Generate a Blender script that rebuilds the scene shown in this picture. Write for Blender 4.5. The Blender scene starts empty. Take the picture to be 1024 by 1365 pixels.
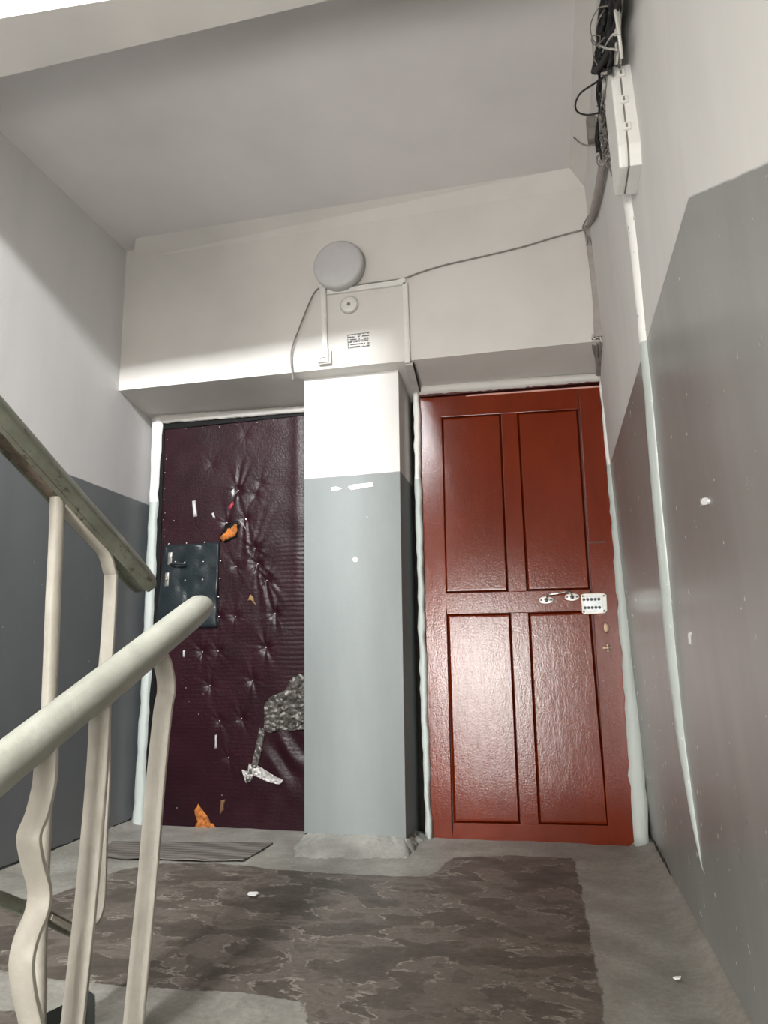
import bpy, math, random
import numpy as np
from mathutils import Vector, Matrix
random.seed(7); rng = np.random.default_rng(7)
sc = bpy.context.scene

# ---------------------------------------------------------------- camera
F, PPX, PPY = 974.9943, -35.2618, -14.9814
CAM = np.array([0.0032, -3.1485, 0.7592]); YAW, PITCH, ROLL = -0.2514, 0.2173, -0.0182
def _basis():
    c, s = math.cos, math.sin
    fw = np.array([s(YAW)*c(PITCH), c(YAW)*c(PITCH), s(PITCH)])
    rt = np.array([c(YAW), -s(YAW), 0.]); up = np.cross(rt, fw)
    return fw, rt*c(ROLL)+up*s(ROLL), -rt*s(ROLL)+up*c(ROLL)
FW, RT, UP = _basis()
def at(px, py, ax, val):
    """point of the scene seen at (px, py) of the 1024x1365 photo on the plane ax = val"""
    d = FW*F + RT*(px-512-PPX) - UP*(py-682.5-PPY)
    i = 'xyz'.index(ax); return CAM + d*((val-CAM[i])/d[i])
cam = bpy.data.objects.new('camera', bpy.data.cameras.new('camera')); sc.collection.objects.link(cam)
cam.matrix_world = Matrix(((RT[0], UP[0], -FW[0], CAM[0]), (RT[1], UP[1], -FW[1], CAM[1]), (RT[2], UP[2], -FW[2], CAM[2]), (0, 0, 0, 1)))
cam.data.sensor_fit = 'VERTICAL'; cam.data.sensor_height = 24; cam.data.lens = F/1365*24
cam.data.shift_x = -PPX/1365; cam.data.shift_y = PPY/1365; cam.data.clip_start = .02
sc.camera = cam
# ---------------------------------------------------------------- light and exposure
sc.view_settings.view_transform = 'Standard'; sc.view_settings.look = 'None'
sc.view_settings.gamma = 1; sc.view_settings.use_curve_mapping = False
sc.view_settings.exposure = -0.13
w = bpy.data.worlds.new('world'); sc.world = w; w.use_nodes = True
w.node_tree.nodes['Background'].inputs[0].default_value = (.9, .95, 1, 1)
w.node_tree.nodes['Background'].inputs[1].default_value = .6
def area(name, loc, rot, sx, sy, power, col):
    l = bpy.data.lights.new(name, 'AREA'); l.shape = 'RECTANGLE'; l.size = sx; l.size_y = sy
    l.energy = power; l.color = col
    o = bpy.data.objects.new(name, l); sc.collection.objects.link(o); o.location = loc; o.rotation_euler = rot
    return o
R90 = math.radians(90)
area('lower_window_light', (-.93, -5.13, .47), (R90, 0, 0), 1.02, 1.9, 170, (1, .975, .94))
area('upper_window_light', (-1.24, -5.13, 3.72), (math.radians(86), 0, 0), .58, .26, 560, (.97, .985, 1))
sl_ = bpy.data.lights.new('stair_fill', 'POINT'); sl_.energy = 75; sl_.color = (1, .95, .88); sl_.shadow_soft_size = .2  # unseen point fill, added to lift the ceiling and the landing
so_ = bpy.data.objects.new('stair_fill', sl_); sc.collection.objects.link(so_); so_.location = (-.76, -4.45, .85)

# ---------------------------------------------------------------- material helpers
def nt(name):
    m = bpy.data.materials.new(name); m.use_nodes = True
    t = m.node_tree; b = t.nodes['Principled BSDF']
    return m, t, b
def N(t, kind, **kw):
    n = t.nodes.new(kind)
    for k, v in kw.items():
        if k.startswith('i_'): n.inputs[k[2:].replace('_', ' ')].default_value = v
        else: setattr(n, k, v)
    return n
def L(t, a, b): t.links.new(a, b)
def pos(t): return N(t, 'ShaderNodeNewGeometry').outputs['Position']
def noise(t, scale, detail=4, rough=.55, vec=None, dist=0):
    n = N(t, 'ShaderNodeTexNoise'); n.inputs['Scale'].default_value = scale; n.inputs['Detail'].default_value = detail
    n.inputs['Roughness'].default_value = rough; n.inputs['Distortion'].default_value = dist
    L(t, vec if vec is not None else pos(t), n.inputs['Vector']); return n.outputs['Fac']
def ramp(t, fac, stops, interp='LINEAR'):
    r = N(t, 'ShaderNodeValToRGB'); r.color_ramp.interpolation = interp
    e = r.color_ramp.elements
    e[0].position, e[0].color = stops[0][0], (*stops[0][1], 1)
    e[1].position, e[1].color = stops[-1][0], (*stops[-1][1], 1)
    for p, c in stops[1:-1]:
        x = e.new(p); x.color = (*c, 1)
    L(t, fac, r.inputs[0]); return r.outputs[0]
def M(t, op, a, b=None, c=None, clamp=False):
    n = N(t, 'ShaderNodeMath', operation=op); n.use_clamp = clamp
    for i, x in enumerate((a, b, c)):
        if x is None: continue
        if isinstance(x, (int, float)): n.inputs[i].default_value = x
        else: L(t, x, n.inputs[i])
    return n.outputs[0]
def mix(t, f, a, b, mode='MIX'):
    n = N(t, 'ShaderNodeMix', data_type='RGBA', blend_type=mode)
    if isinstance(f, (int, float)): n.inputs[0].default_value = f
    else: L(t, f, n.inputs[0])
    for i, x in ((6, a), (7, b)):
        if isinstance(x, tuple): n.inputs[i].default_value = (*x, 1)
        else: L(t, x, n.inputs[i])
    return n.outputs[2]
def bump(t, b, h, strength=.3, dist=.01):
    n = N(t, 'ShaderNodeBump'); n.inputs['Strength'].default_value = strength; n.inputs['Distance'].default_value = dist
    L(t, h, n.inputs['Height']); L(t, n.outputs[0], b.inputs['Normal'])
def simple(name, col, rough=.5, metal=0, var=.12, nscale=30, bmp=.1, spec=.5):
    m, t, b = nt(name)
    n = noise(t, nscale)
    lo = tuple(c*(1-var) for c in col); hi = tuple(min(1, c*(1+var)) for c in col)
    L(t, ramp(t, n, [(.3, lo), (.7, hi)]), b.inputs['Base Color'])
    b.inputs['Roughness'].default_value = rough; b.inputs['Metallic'].default_value = metal
    b.inputs['Specular IOR Level'].default_value = spec
    if bmp: bump(t, b, noise(t, nscale*3), bmp, .004)
    return m
G = 1.618
def stepf(t, x, edge, soft=.004):
    n = N(t, 'ShaderNodeMapRange'); n.inputs['From Min'].default_value = edge-soft; n.inputs['From Max'].default_value = edge+soft
    L(t, x, n.inputs['Value']); return n.outputs[0]
def wallmat(name, white=(.60, .585, .56), grey=(.24, .255, .25), kink=False, grough=.28, gspec=.5, edge=G, bs=.25, rv=.12, fleck=False):
    m, t, b = nt(name)
    p = pos(t); s = N(t, 'ShaderNodeSeparateXYZ'); L(t, p, s.inputs[0])
    z = s.outputs[2]
    if kink: z = M(t, 'SUBTRACT', z, M(t, 'MINIMUM', M(t, 'MULTIPLY', M(t, 'ADD', s.outputs[1], 1.78), .55), 0.0))
    z = M(t, 'ADD', z, M(t, 'MULTIPLY', noise(t, 14, 3), .006))
    f = stepf(t, z, edge+.003, .002)
    mp = N(t, 'ShaderNodeMapping'); mp.inputs['Scale'].default_value = (1, 1, .25); L(t, p, mp.inputs[0])
    n1 = noise(t, 3.0, 5, .6, mp.outputs[0]); n2 = noise(t, 22, 4)
    wh = ramp(t, n1, [(.3, tuple(c*.93 for c in white)), (.7, tuple(min(1, c*1.05) for c in white))])
    stain = ramp(t, noise(t, 1.6, 6, .6, None, .6), [(.62, (1, 1, 1)), (.80, (.90, .87, .83))])
    wh = mix(t, 1.0, wh, stain, 'MULTIPLY')
    gr = ramp(t, n1, [(.3, tuple(c*.9 for c in grey)), (.7, tuple(c*1.12 for c in grey))])
    chip = stepf(t, noise(t, 34, 2, .4), .84 if kink else .80, .01)
    gr = mix(t, chip, gr, (.62, .62, .60))
    if fleck:
        mf = N(t, 'ShaderNodeMapping'); mf.inputs['Scale'].default_value = (1, 1.4, .45); L(t, p, mf.inputs[0])
        k = stepf(t, noise(t, 55, 4, .7, mf.outputs[0]), .66, .01)
        wh = mix(t, k, wh, (.16, .15, .14)); gr = mix(t, k, gr, (.62, .65, .62))
    L(t, mix(t, f, gr, wh), b.inputs['Base Color'])
    r = M(t, 'ADD', M(t, 'MULTIPLY', f, .88-grough), M(t, 'ADD', M(t, 'MULTIPLY', n2, rv), grough-rv/2))
    L(t, r, b.inputs['Roughness']); b.inputs['Specular IOR Level'].default_value = gspec
    h = M(t, 'ADD', M(t, 'MULTIPLY', n1, .8), M(t, 'MULTIPLY', noise(t, 60, 3), .12))
    if bs: bump(t, b, h, bs, .012)
    return m
M_wall = wallmat('whitewash_and_grey_enamel', grough=.6, grey=(.195, .212, .208), gspec=.35)
M_wallL = wallmat('left_wall_paint', grey=(.16, .17, .178), grough=.38, white=(.64, .63, .625))
M_wallR = wallmat('right_wall_paint', kink=True, bs=0, rv=.02, grough=.27, grey=(.21, .215, .202), gspec=.5)
M_jamb = wallmat('jamb_plaster', white=(.80, .79, .76), grey=(.46, .50, .47), grough=.6, bs=.9)
M_ceil = simple('ceiling_whitewash', (.66, .64, .63), .95, var=.05, nscale=2.2, bmp=.15)
M_plain = simple('plain_whitewash', (.58, .56, .53), .92, var=.05, nscale=3, bmp=.2)
M_red = None
def redmat():
    m, t, b = nt('brick_red_gloss_paint')
    p = pos(t); mp = N(t, 'ShaderNodeMapping'); mp.inputs['Scale'].default_value = (1, 1, .35); L(t, p, mp.inputs[0])
    n = noise(t, 7, 5, .6, mp.outputs[0])
    c = ramp(t, n, [(.3, (.118, .0115, .0010)), (.7, (.155, .017, .0018))])
    ch = stepf(t, noise(t, 26, 5, .6), .745, .01)
    c = mix(t, M(t, 'MULTIPLY', ch, .7), c, (.55, .30, .20))
    L(t, c, b.inputs['Base Color']); b.inputs['Roughness'].default_value = .13
    b.inputs['Specular IOR Level'].default_value = .48
    mp2 = N(t, 'ShaderNodeMapping'); mp2.inputs['Scale'].default_value = (1.6, 1, .5); L(t, p, mp2.inputs[0])
    h = M(t, 'ADD', noise(t, 26, 5, .7, mp2.outputs[0], .4), M(t, 'MULTIPLY', noise(t, 110, 4, .65), .8))
    bump(t, b, h, .13, .006); return m
M_red = redmat()
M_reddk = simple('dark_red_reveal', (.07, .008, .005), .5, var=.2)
def leather(name, c0, c1, rough, ripple=True):
    m, t, b = nt(name)
    c = ramp(t, noise(t, 5, 5, .6), [(.3, c0), (.75, c1)])
    L(t, c, b.inputs['Base Color']); b.inputs['Roughness'].default_value = rough
    b.inputs['Specular IOR Level'].default_value = .22
    mp = N(t, 'ShaderNodeMapping'); mp.inputs['Scale'].default_value = (.6, 1, 3); L(t, pos(t), mp.inputs[0])
    h = M(t, 'ADD', noise(t, 90, 3), M(t, 'MULTIPLY', noise(t, 26, 4, .6, mp.outputs[0]), .8 if ripple else .3))
    bump(t, b, h, .35, .004); return m
M_purple = leather('plum_leatherette', (.013, .0030, .0055), (.024, .006, .010), .34)
M_black = leather('black_leatherette', (.010, .014, .016), (.020, .027, .030), .30, False)
M_blackstrip = simple('black_trim_strip', (.004, .004, .004), .6, var=.3, spec=.15)
M_foam = simple('orange_foam', (.36, .115, .02), .9, var=.6, nscale=55, bmp=.8)
M_tape = simple('crumpled_silver_tape', (.10, .09, .08), .28, .35, var=.6, nscale=60, bmp=.6)
M_tapeL = simple('torn_pale_tape', (.42, .40, .38), .3, .15, var=.4, nscale=80, bmp=.5)
M_steel = simple('chromed_metal', (.62, .62, .60), .22, 1, var=.1)
M_stud = simple('nickel_stud', (.75, .74, .72), .25, .9, var=.05, bmp=0)
M_brass = simple('worn_brass', (.36, .26, .18), .5, .8, var=.2)
M_lock = simple('dull_grey_metal', (.25, .25, .23), .4, .7, var=.2)
M_plate = simple('white_enamel_plate', (.62, .60, .56), .3, .2, var=.08)
M_blackpl = simple('black_plastic', (.012, .012, .013), .4, var=.3)
M_white = simple('white_plastic', (.66, .65, .62), .4, var=.04, bmp=.05)
M_whitedk = simple('yellowed_plastic', (.46, .45, .42), .5, var=.1, bmp=.05)
M_lamp = simple('grey_opal_diffuser', (.48, .47, .47), .5, var=.03, bmp=0)
M_paintw = simple('exposed_white_primer', (.85, .85, .83), .8, var=.05)
M_cable = simple('grey_cable', (.20, .185, .165), .6, var=.2)
M_cabledk = simple('black_cable', (.006, .006, .006), .75, var=.3)
M_cablew = simple('white_cable', (.50, .48, .45), .5, var=.1)
M_crack = simple('dirt_in_crack', (.025, .022, .018), 1, var=.3)
def conc():
    m, t, b = nt('bare_cement')
    c = ramp(t, noise(t, 9, 6, .65), [(.3, (.22, .215, .19)), (.7, (.34, .335, .30))])
    L(t, c, b.inputs['Base Color']); b.inputs['Roughness'].default_value = .9
    bump(t, b, noise(t, 45, 6, .7), .7, .01); return m
M_conc = conc()
def floormat():
    m, t, b = nt('painted_concrete_floor')
    p = pos(t)
    a = N(t, 'ShaderNodeAttribute', attribute_name='brown'); sd = a.outputs['Fac']
    wob = M(t, 'MULTIPLY', M(t, 'SUBTRACT', noise(t, 11, 6, .65), .5), .05)
    f = stepf(t, M(t, 'ADD', sd, wob), .0, .0025)
    mp = N(t, 'ShaderNodeMapping'); mp.inputs['Scale'].default_value = (.75, 1.15, 1); L(t, p, mp.inputs[0])
    base = noise(t, 6.5, 7, .6, mp.outputs[0], .25)
    gr = ramp(t, noise(t, 6, 6, .6), [(.3, (.205, .196, .170)), (.5, (.26, .248, .218)), (.72, (.33, .32, .288))])
    st = ramp(t, noise(t, 5, 6, .7, None, .8), [(.60, (1, 1, 1)), (.78, (.70, .66, .60))])
    gr = mix(t, 1.0, gr, st, 'MULTIPLY')
    # layers of worn brown floor paint with raised flake edges
    c1 = ramp(t, base, [(.30, (.064, .053, .043)), (.44, (.086, .073, .059)), (.50, (.092, .078, .063)), (.505, (.118, .101, .083)), (.60, (.145, .126, .104)), (.605, (.098, .084, .068)), (.8, (.12, .104, .084))])
    e = M(t, 'ABSOLUTE', M(t, 'SUBTRACT', base, .5))
    brk = stepf(t, noise(t, 9, 3), .50, .04)
    line = M(t, 'MULTIPLY', M(t, 'SUBTRACT', 1, stepf(t, e, .010, .006)), brk)
    c1 = mix(t, M(t, 'MULTIPLY', line, .75), c1, (.30, .275, .235))
    fl = stepf(t, noise(t, 30, 5, .7), .665, .02)
    c1 = mix(t, M(t, 'MULTIPLY', fl, .6), c1, (.26, .245, .21))
    fine = ramp(t, noise(t, 60, 4, .7), [(.3, (.8, .8, .8)), (.7, (1.15, 1.15, 1.15))])
    col = mix(t, 1.0, mix(t, f, gr, c1), fine, 'MULTIPLY')
    L(t, col, b.inputs['Base Color'])
    L(t, M(t, 'ADD', M(t, 'MULTIPLY', noise(t, 18, 4), .25), .42), b.inputs['Roughness'])
    b.inputs['Specular IOR Level'].default_value = .4
    h = M(t, 'ADD', M(t, 'MULTIPLY', M(t, 'GREATER_THAN', base, .5), M(t, 'MULTIPLY', f, .5)), M(t, 'MULTIPLY', noise(t, 40, 6, .7), .5))
    bump(t, b, h, .5, .006); return m
M_floor = floormat()
def railmat(name, c0, c1, wear):
    m, t, b = nt(name)
    c = ramp(t, noise(t, 14, 6, .65), [(.3, c0), (.7, c1)])
    mp = N(t, 'ShaderNodeMapping'); mp.inputs['Scale'].default_value = (1.6, .7, .9); L(t, pos(t), mp.inputs[0])
    f = stepf(t, noise(t, 34, 6, .72, mp.outputs[0]), wear, .03)
    c = mix(t, f, c, (.075, .06, .045))
    L(t, c, b.inputs['Base Color']); b.inputs['Roughness'].default_value = .42
    bump(t, b, noise(t, 60, 5, .65), .35, .004); return m
M_rail = railmat('pale_green_grey_rail_paint', (.29, .295, .25), (.37, .37, .32), .74)
M_railold = railmat('worn_green_grey_rail_paint', (.12, .127, .098), (.20, .21, .165), .60)
M_railunder = railmat('chipped_rail_underside', (.12, .085, .06), (.22, .18, .14), .55)
M_bar = railmat('cream_painted_steel', (.37, .34, .29), (.46, .43, .37), .77)

# ---------------------------------------------------------------- geometry helpers
ORG = {}
def link(o, parent=None, origin=None):
    sc.collection.objects.link(o)
    if parent is not None: o.parent = parent
def props(o, label=None, cat=None, group=None, kind=None):
    if label: o['label'] = label
    if cat: o['category'] = cat
    if group: o['group'] = group
    if kind: o['kind'] = kind
    return o
def root(name, loc, label, cat, group=None, kind=None):
    o = bpy.data.objects.new(name, None); o.location = loc; o.empty_display_size = .05
    sc.collection.objects.link(o); ORG[o] = np.array(loc, float); return props(o, label, cat, group, kind)
def mk(name, verts, faces, mat, parent=None, smooth=False, bevel=0, seg=2, **kw):
    V = np.array(verts, float)
    if parent is None:
        org = np.array([(V[:, 0].min()+V[:, 0].max())/2, (V[:, 1].min()+V[:, 1].max())/2, V[:, 2].min()])
    else: org = ORG[parent]
    me = bpy.data.meshes.new(name); me.from_pydata([tuple(v) for v in V-org], [], faces); me.update()
    import bmesh
    bm = bmesh.new(); bm.from_mesh(me); bmesh.ops.recalc_face_normals(bm, faces=bm.faces)
    if bevel: bmesh.ops.bevel(bm, geom=list(bm.edges), offset=bevel, segments=seg, affect='EDGES', profile=.6)
    if smooth:
        for f in bm.faces: f.smooth = True
    bm.to_mesh(me); bm.free()
    if smooth and smooth != 'all': me.set_sharp_from_angle(angle=math.radians(45))
    me.materials.append(mat)
    o = bpy.data.objects.new(name, me); sc.collection.objects.link(o)
    if parent is None: o.location = org
    else: o.parent = parent
    ORG[o] = org
    return props(o, **kw)
BF = [(0, 1, 3, 2), (4, 6, 7, 5), (0, 4, 5, 1), (2, 3, 7, 6), (0, 2, 6, 4), (1, 5, 7, 3)]
def boxv(x0, x1, y0, y1, z0, z1): return [(x, y, z) for x in (x0, x1) for y in (y0, y1) for z in (z0, z1)]
def box(name, x0, x1, y0, y1, z0, z1, mat, parent=None, bevel=0, **kw):
    return mk(name, boxv(x0, x1, y0, y1, z0, z1), BF, mat, parent, smooth=bool(bevel), bevel=bevel, **kw)
def prism(name, poly, vec, mat, parent=None, bevel=0, **kw):
    n = len(poly); P = [np.array(p, float) for p in poly]; v = np.array(vec, float)
    V = P+[p+v for p in P]
    Fs = [tuple(range(n)), tuple(range(2*n-1, n-1, -1))]+[(i, (i+1) % n, n+(i+1) % n, n+i) for i in range(n)]
    return mk(name, V, Fs, mat, parent, bevel=bevel, **kw)
def pxprism(name, pts, y, th, mat, parent=None, **kw):
    """polygon seen at photo points, standing on the plane y, th thick towards the wall behind"""
    return prism(name, [at(px, py, 'y', y) for px, py in pts], (0, th, 0), mat, parent, **kw)
def smoothpath(pts, k=6):
    P = [np.array(p, float) for p in pts]
    if len(P) < 3: return P
    out = []
    for i in range(len(P)-1):
        p0 = P[max(i-1, 0)]; p1 = P[i]; p2 = P[i+1]; p3 = P[min(i+2, len(P)-1)]
        for j in range(k):
            t = j/k
            out.append(.5*((2*p1)+(-p0+p2)*t+(2*p0-5*p1+4*p2-p3)*t*t+(-p0+3*p1-3*p2+p3)*t**3))
    return out+[P[-1]]
def tubegeo(pts, r, seg=8, k=6):
    P = smoothpath(pts, k); n = len(P); V = []; Fs = []
    rs = r if hasattr(r, '__len__') else [r]*n
    if len(rs) != n: rs = np.interp(np.linspace(0, 1, n), np.linspace(0, 1, len(rs)), rs)
    ref = None
    for i, p in enumerate(P):
        t = P[min(i+1, n-1)]-P[max(i-1, 0)]; t = t/(np.linalg.norm(t)+1e-9)
        if ref is None: ref = np.cross(t, [0, 0, 1.] if abs(t[2]) < .9 else [1., 0, 0])
        ref = ref-t*(ref@t); ref /= np.linalg.norm(ref)+1e-9
        b = np.cross(t, ref)
        for j in range(seg):
            a = 2*math.pi*j/seg; V.append(p+rs[i]*(ref*math.cos(a)+b*math.sin(a)))
    for i in range(n-1):
        for j in range(seg):
            Fs.append((i*seg+j, i*seg+(j+1) % seg, (i+1)*seg+(j+1) % seg, (i+1)*seg+j))
    Fs += [tuple(range(seg)), tuple(range((n-1)*seg, n*seg))]
    return V, Fs
def tube(name, pts, r, mat, parent=None, seg=8, k=6, **kw):
    V, Fs = tubegeo(pts, r, seg, k); return mk(name, V, Fs, mat, parent, smooth=True, **kw)
def tubes(name, lst, mat, parent=None, **kw):
    V = []; Fs = []
    for pts, r in lst:
        v, f = tubegeo(pts, r, 6, 5); o = len(V); V += v; Fs += [tuple(i+o for i in q) for q in f]
    return mk(name, V, Fs, mat, parent, smooth=True, **kw)
def lathe_y(name, c, prof, mat, parent=None, seg=40, sx=1, sz=1, **kw):
    """turned about the axis y; prof = (radius, y offset)"""
    V = []; Fs = []; n = len(prof)
    for r, y in prof:
        for j in range(seg):
            a = 2*math.pi*j/seg; V.append((c[0]+r*sx*math.cos(a), c[1]+y, c[2]+r*sz*math.sin(a)))
    for i in range(n-1):
        for j in range(seg): Fs.append((i*seg+j, i*seg+(j+1) % seg, (i+1)*seg+(j+1) % seg, (i+1)*seg+j))
    Fs += [tuple(range(seg)), tuple(range((n-1)*seg, n*seg))]
    return mk(name, V, Fs, mat, parent, smooth=True, **kw)
def sweepyz(name, path, x, prof, mat, parent=None, k=1, **kw):
    """profile (dx, dn) swept along a path of (y, z) in the plane x; dn is measured along the path normal"""
    P = [np.array([0, y, z]) for y, z in path]
    if k > 1: P = smoothpath(P, k)
    n = len(P); m = len(prof); V = []; Fs = []
    for i, p in enumerate(P):
        t = P[min(i+1, n-1)]-P[max(i-1, 0)]; t /= np.linalg.norm(t); nn = np.array([0, -t[2], t[1]])
        for dx, dn in prof: V.append((x+dx, *(p+nn*dn)[1:]))
    for i in range(n-1):
        for j in range(m): Fs.append((i*m+j, i*m+(j+1) % m, (i+1)*m+(j+1) % m, (i+1)*m+j))
    Fs += [tuple(range(m)), tuple(range((n-1)*m, n*m))]
    return mk(name, V, Fs, mat, parent, smooth=True, **kw)

# ---------------------------------------------------------------- the shell of the landing
LX = -2.07
def RX(z): return .343-.0155*z
YB, ZT = -5.2, 4.5
def grid_quad(name, c00, c10, c01, c11, nu, nv, mat, disp=None, **kw):
    V = []; Fs = []
    for j in range(nv+1):
        for i in range(nu+1):
            u, v = i/nu, j/nv
            V.append((1-u)*(1-v)*np.array(c00)+u*(1-v)*np.array(c10)+(1-u)*v*np.array(c01)+u*v*np.array(c11))
    for j in range(nv):
        for i in range(nu):
            a = j*(nu+1)+i; Fs.append((a, a+1, a+nu+2, a+nu+1))
    return mk(name, V, Fs, mat, smooth='all', **kw)
prism('wall_left', [(LX, YB, -1.7), (LX, .42, -1.7), (LX, .42, ZT), (LX, YB, ZT)], (-.12, 0, 0), M_wallL, kind='structure',
      label='left stairwell wall, white above and dark grey enamel below', cat='wall')
prism('wall_right', [(RX(-1.7), YB, -1.7), (RX(-1.7), .42, -1.7), (RX(ZT), .42, ZT), (RX(ZT), YB, ZT)], (.12, 0, 0), M_wallR, kind='structure',
      label='right wall, white above and glossy grey enamel below, edge kinked along the stairs', cat='wall')
box('wall_rear', LX-.12, .5, YB-.12, YB, -1.7, ZT, M_plain, kind='structure', label='wall behind the stairs with two windows', cat='wall')
# lintel wall over the doors: front face y=0, soffit sloping back to the door plane
LZ = [(LX-.005, 2.153), (.32, 2.112)]; LZb = [(LX-.005, 2.093), (.33, 2.055)]
bk = root('wall_back', (-.87, 0, 2.1), 'white lintel wall above the two doors, its soffit grey', 'wall', kind='structure')
V = [(LX-.005, 0, 2.153), (.335, 0, 2.112), (.335, .42, 2.05), (LX-.005, .42, 2.09), (LX-.005, 0, 2.95), (.335, 0, 2.95), (.335, .42, 2.95), (LX-.005, .42, 2.95)]
mk('lintel', V, [(0, 1, 2, 3), (4, 5, 6, 7), (0, 1, 5, 4), (1, 2, 6, 5), (2, 3, 7, 6), (3, 0, 4, 7)], M_plain, bk)
box('backing', LX-.005, .345, .40, .46, -.1, 2.95, M_crack, bk)
# cove strip between the lintel wall and the ceiling
mk('trim_1', [(-2.03, 0, 2.893), (.335, 0, 2.875), (.335, -.055, 2.955), (-1.95, -.105, 2.955), (-2.03, .02, 2.96), (.335, .02, 2.96)],
   [(0, 1, 2, 3), (0, 1, 5, 4), (3, 2, 5, 4), (0, 3, 4), (1, 2, 5)], M_plain, kind='structure', label='white cove strip under the ceiling over the lintel wall', cat='trim')
mk('trim_2', [(.302, .01, 2.87), (.302, -1.45, 2.87), (.232, -1.45, 2.955), (.232, .01, 2.955), (.335, .01, 2.96), (.335, -1.45, 2.96)],
   [(0, 1, 2, 3), (0, 1, 5, 4), (3, 2, 5, 4), (0, 3, 4), (1, 2, 5)], M_plain, kind='structure', label='white cove strip between ceiling and right wall', cat='trim')
box('ceiling', LX-.02, .36, -1.45, .42, 2.95, 3.05, M_ceil, kind='structure', label='grey-white landing ceiling', cat='ceiling')
# beam across the landing edge, a little skewed
ZBM = 2.705
f0, f1 = at(0, 103, 'z', ZBM), at(440, 0, 'z', ZBM); n0, n1 = at(0, 32, 'z', ZBM), at(240, 0, 'z', ZBM)
def ext(a, b, x): t = (x-a[0])/(b[0]-a[0]); return a+(b-a)*t
q = [ext(f0, f1, LX-.01), ext(f0, f1, .345), ext(n0, n1, .345), ext(n0, n1, LX-.01)]
q[2][1] = min(q[2][1], q[1][1]-.05)
prism('trim_4', q, (0, 0, .5), M_plain, kind='structure', label='white beam across the top of the landing', cat='beam')
# pillar between the doors
P1, P1b, P2, P2b, PY = -1.085, -1.089, -.611, -.642, .072
mk('wall_middle', [(P1b, PY, 0), (P2b, PY, 0), (P2b, .41, 0), (P1b, .41, 0), (P1, PY, 2.14), (P2, PY, 2.14), (P2, .41, 2.14), (P1, .41, 2.14)],
   [(0, 1, 2, 3), (4, 5, 6, 7), (0, 1, 5, 4), (1, 2, 6, 5), (2, 3, 7, 6), (3, 0, 4, 7)], M_wall, smooth=True, bevel=.006, kind='structure',
   label='narrow wall pier between the doors, white above and light grey below', cat='pillar')
# ceiling over the stairs, flights and half landings
box('ceiling_stairwell', LX-.1, .5, YB, -1.45, ZT, ZT+.1, M_plain, kind='structure', label='ceiling high above the stairs', cat='ceiling')
def flight(name, x0, x1, y0, z0, up, n, label):
    pts = []; z = z0; y = y0
    for i in range(n):
        z2 = z+(.167 if up else -.167)
        if up: pts += [(y, z), (y, z2)]; z = z2; y -= .27; pts += [(y, z)] if i == n-1 else []
        else: pts += [(y, z), (y, z2)]; z = z2; y -= .27; pts += [(y, z)] if i == n-1 else []
    pts += [(y, z-.2), (y0, z0-.2)]
    prism(name, [(x0, a, b) for a, b in pts], (x1-x0, 0, 0), M_conc, kind='structure', label=label, cat='stairs')
flight('stairs_up', LX, -1.165, -1.78, 0, True, 9, 'stair flight going up from the landing on the left')
flight('stairs_down', -1.06, .345, -1.575, 0, False, 9, 'stair flight going down from the landing on the right')
prism('stairs_above', [(-.89, -1.5, 3.0), (-.89, -1.5, 2.83), (-.89, -4.2, 1.33), (-.89, -4.2, 1.5)], (1.22, 0, 0), M_plain, kind='structure', label='underside of the flight above', cat='stairs')
box('floor_half_landing', LX, .36, YB, -4.21, -1.7, -1.5, M_conc, kind='structure', label='half landing below', cat='floor')
box('floor_upper_half_landing', LX, .31, YB, -4.21, 1.36, 1.5, M_conc, kind='structure', label='half landing above', cat='floor')
def window(name, x0, x1, z0, z1, label):
    r = root(name, ((x0+x1)/2, YB, z0), label, 'window', kind='structure')
    for a in ((x0, x0+.05, z0, z1), (x1-.05, x1, z0, z1), (x0+.05, x1-.05, z0, z0+.05), (x0+.05, x1-.05, z1-.05, z1)):
        box('window_frame', a[0], a[1], YB, YB+.05, a[2], a[3], M_white, r)
window('window_1', -1.5, -.36, -.54, 1.35, 'lower stair window behind the flight')
window('window_2', -2.0, -.85, 3.40, 3.84, 'small upper stair window')

# ---------------------------------------------------------------- floor
poly = [at(*p, 'z', 0)[:2] for p in [(-260, 1236), (0, 1203), (60, 1196), (112, 1180), (160, 1160), (215, 1150), (300, 1152), (385, 1160), (480, 1166), (572, 1169), (590, 1155), (604, 1143), (680, 1140), (764, 1145), (778, 1200), (790, 1262), (800, 1310), (803, 1365), (804, 1460), (600, 1440), (430, 1400), (408, 1362), (402, 1336), (340, 1327), (225, 1318), (118, 1310), (0, 1298), (-260, 1270)]]
poly = np.array(poly)
def sdist(P):
    a = poly; b = np.roll(poly, -1, 0); d = np.full(len(P), 9.); ins = np.zeros(len(P), bool)
    for p, q in zip(a, b):
        e = q-p; t = np.clip(((P-p)@e)/(e@e), 0, 1); d = np.minimum(d, np.linalg.norm(P-p-t[:, None]*e, axis=1))
        c = ((p[1] > P[:, 1]) != (q[1] > P[:, 1])); x = (q[0]-p[0])*(P[:, 1]-p[1])/(q[1]-p[1]+1e-12)+p[0]
        ins ^= c & (P[:, 0] < x)
    return np.where(ins, d, -d)
xs = np.unique(np.round(np.r_[np.linspace(LX-.02, .37, 245), np.arange(-1.19, -1.0, .003)], 4)); ys = np.unique(np.round(np.r_[np.linspace(-1.8, .42, 223), np.arange(-1.6, -1.37, .003)], 4))
GAP = np.array([(-1.164, -1.383), (-1.142, -1.40), (-1.105, -1.425), (-1.08, -1.46), (-1.018, -1.553), (-1.018, -1.8), (-1.165, -1.8), (-1.165, -1.54), (-1.145, -1.47), (-1.142, -1.44)])
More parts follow.
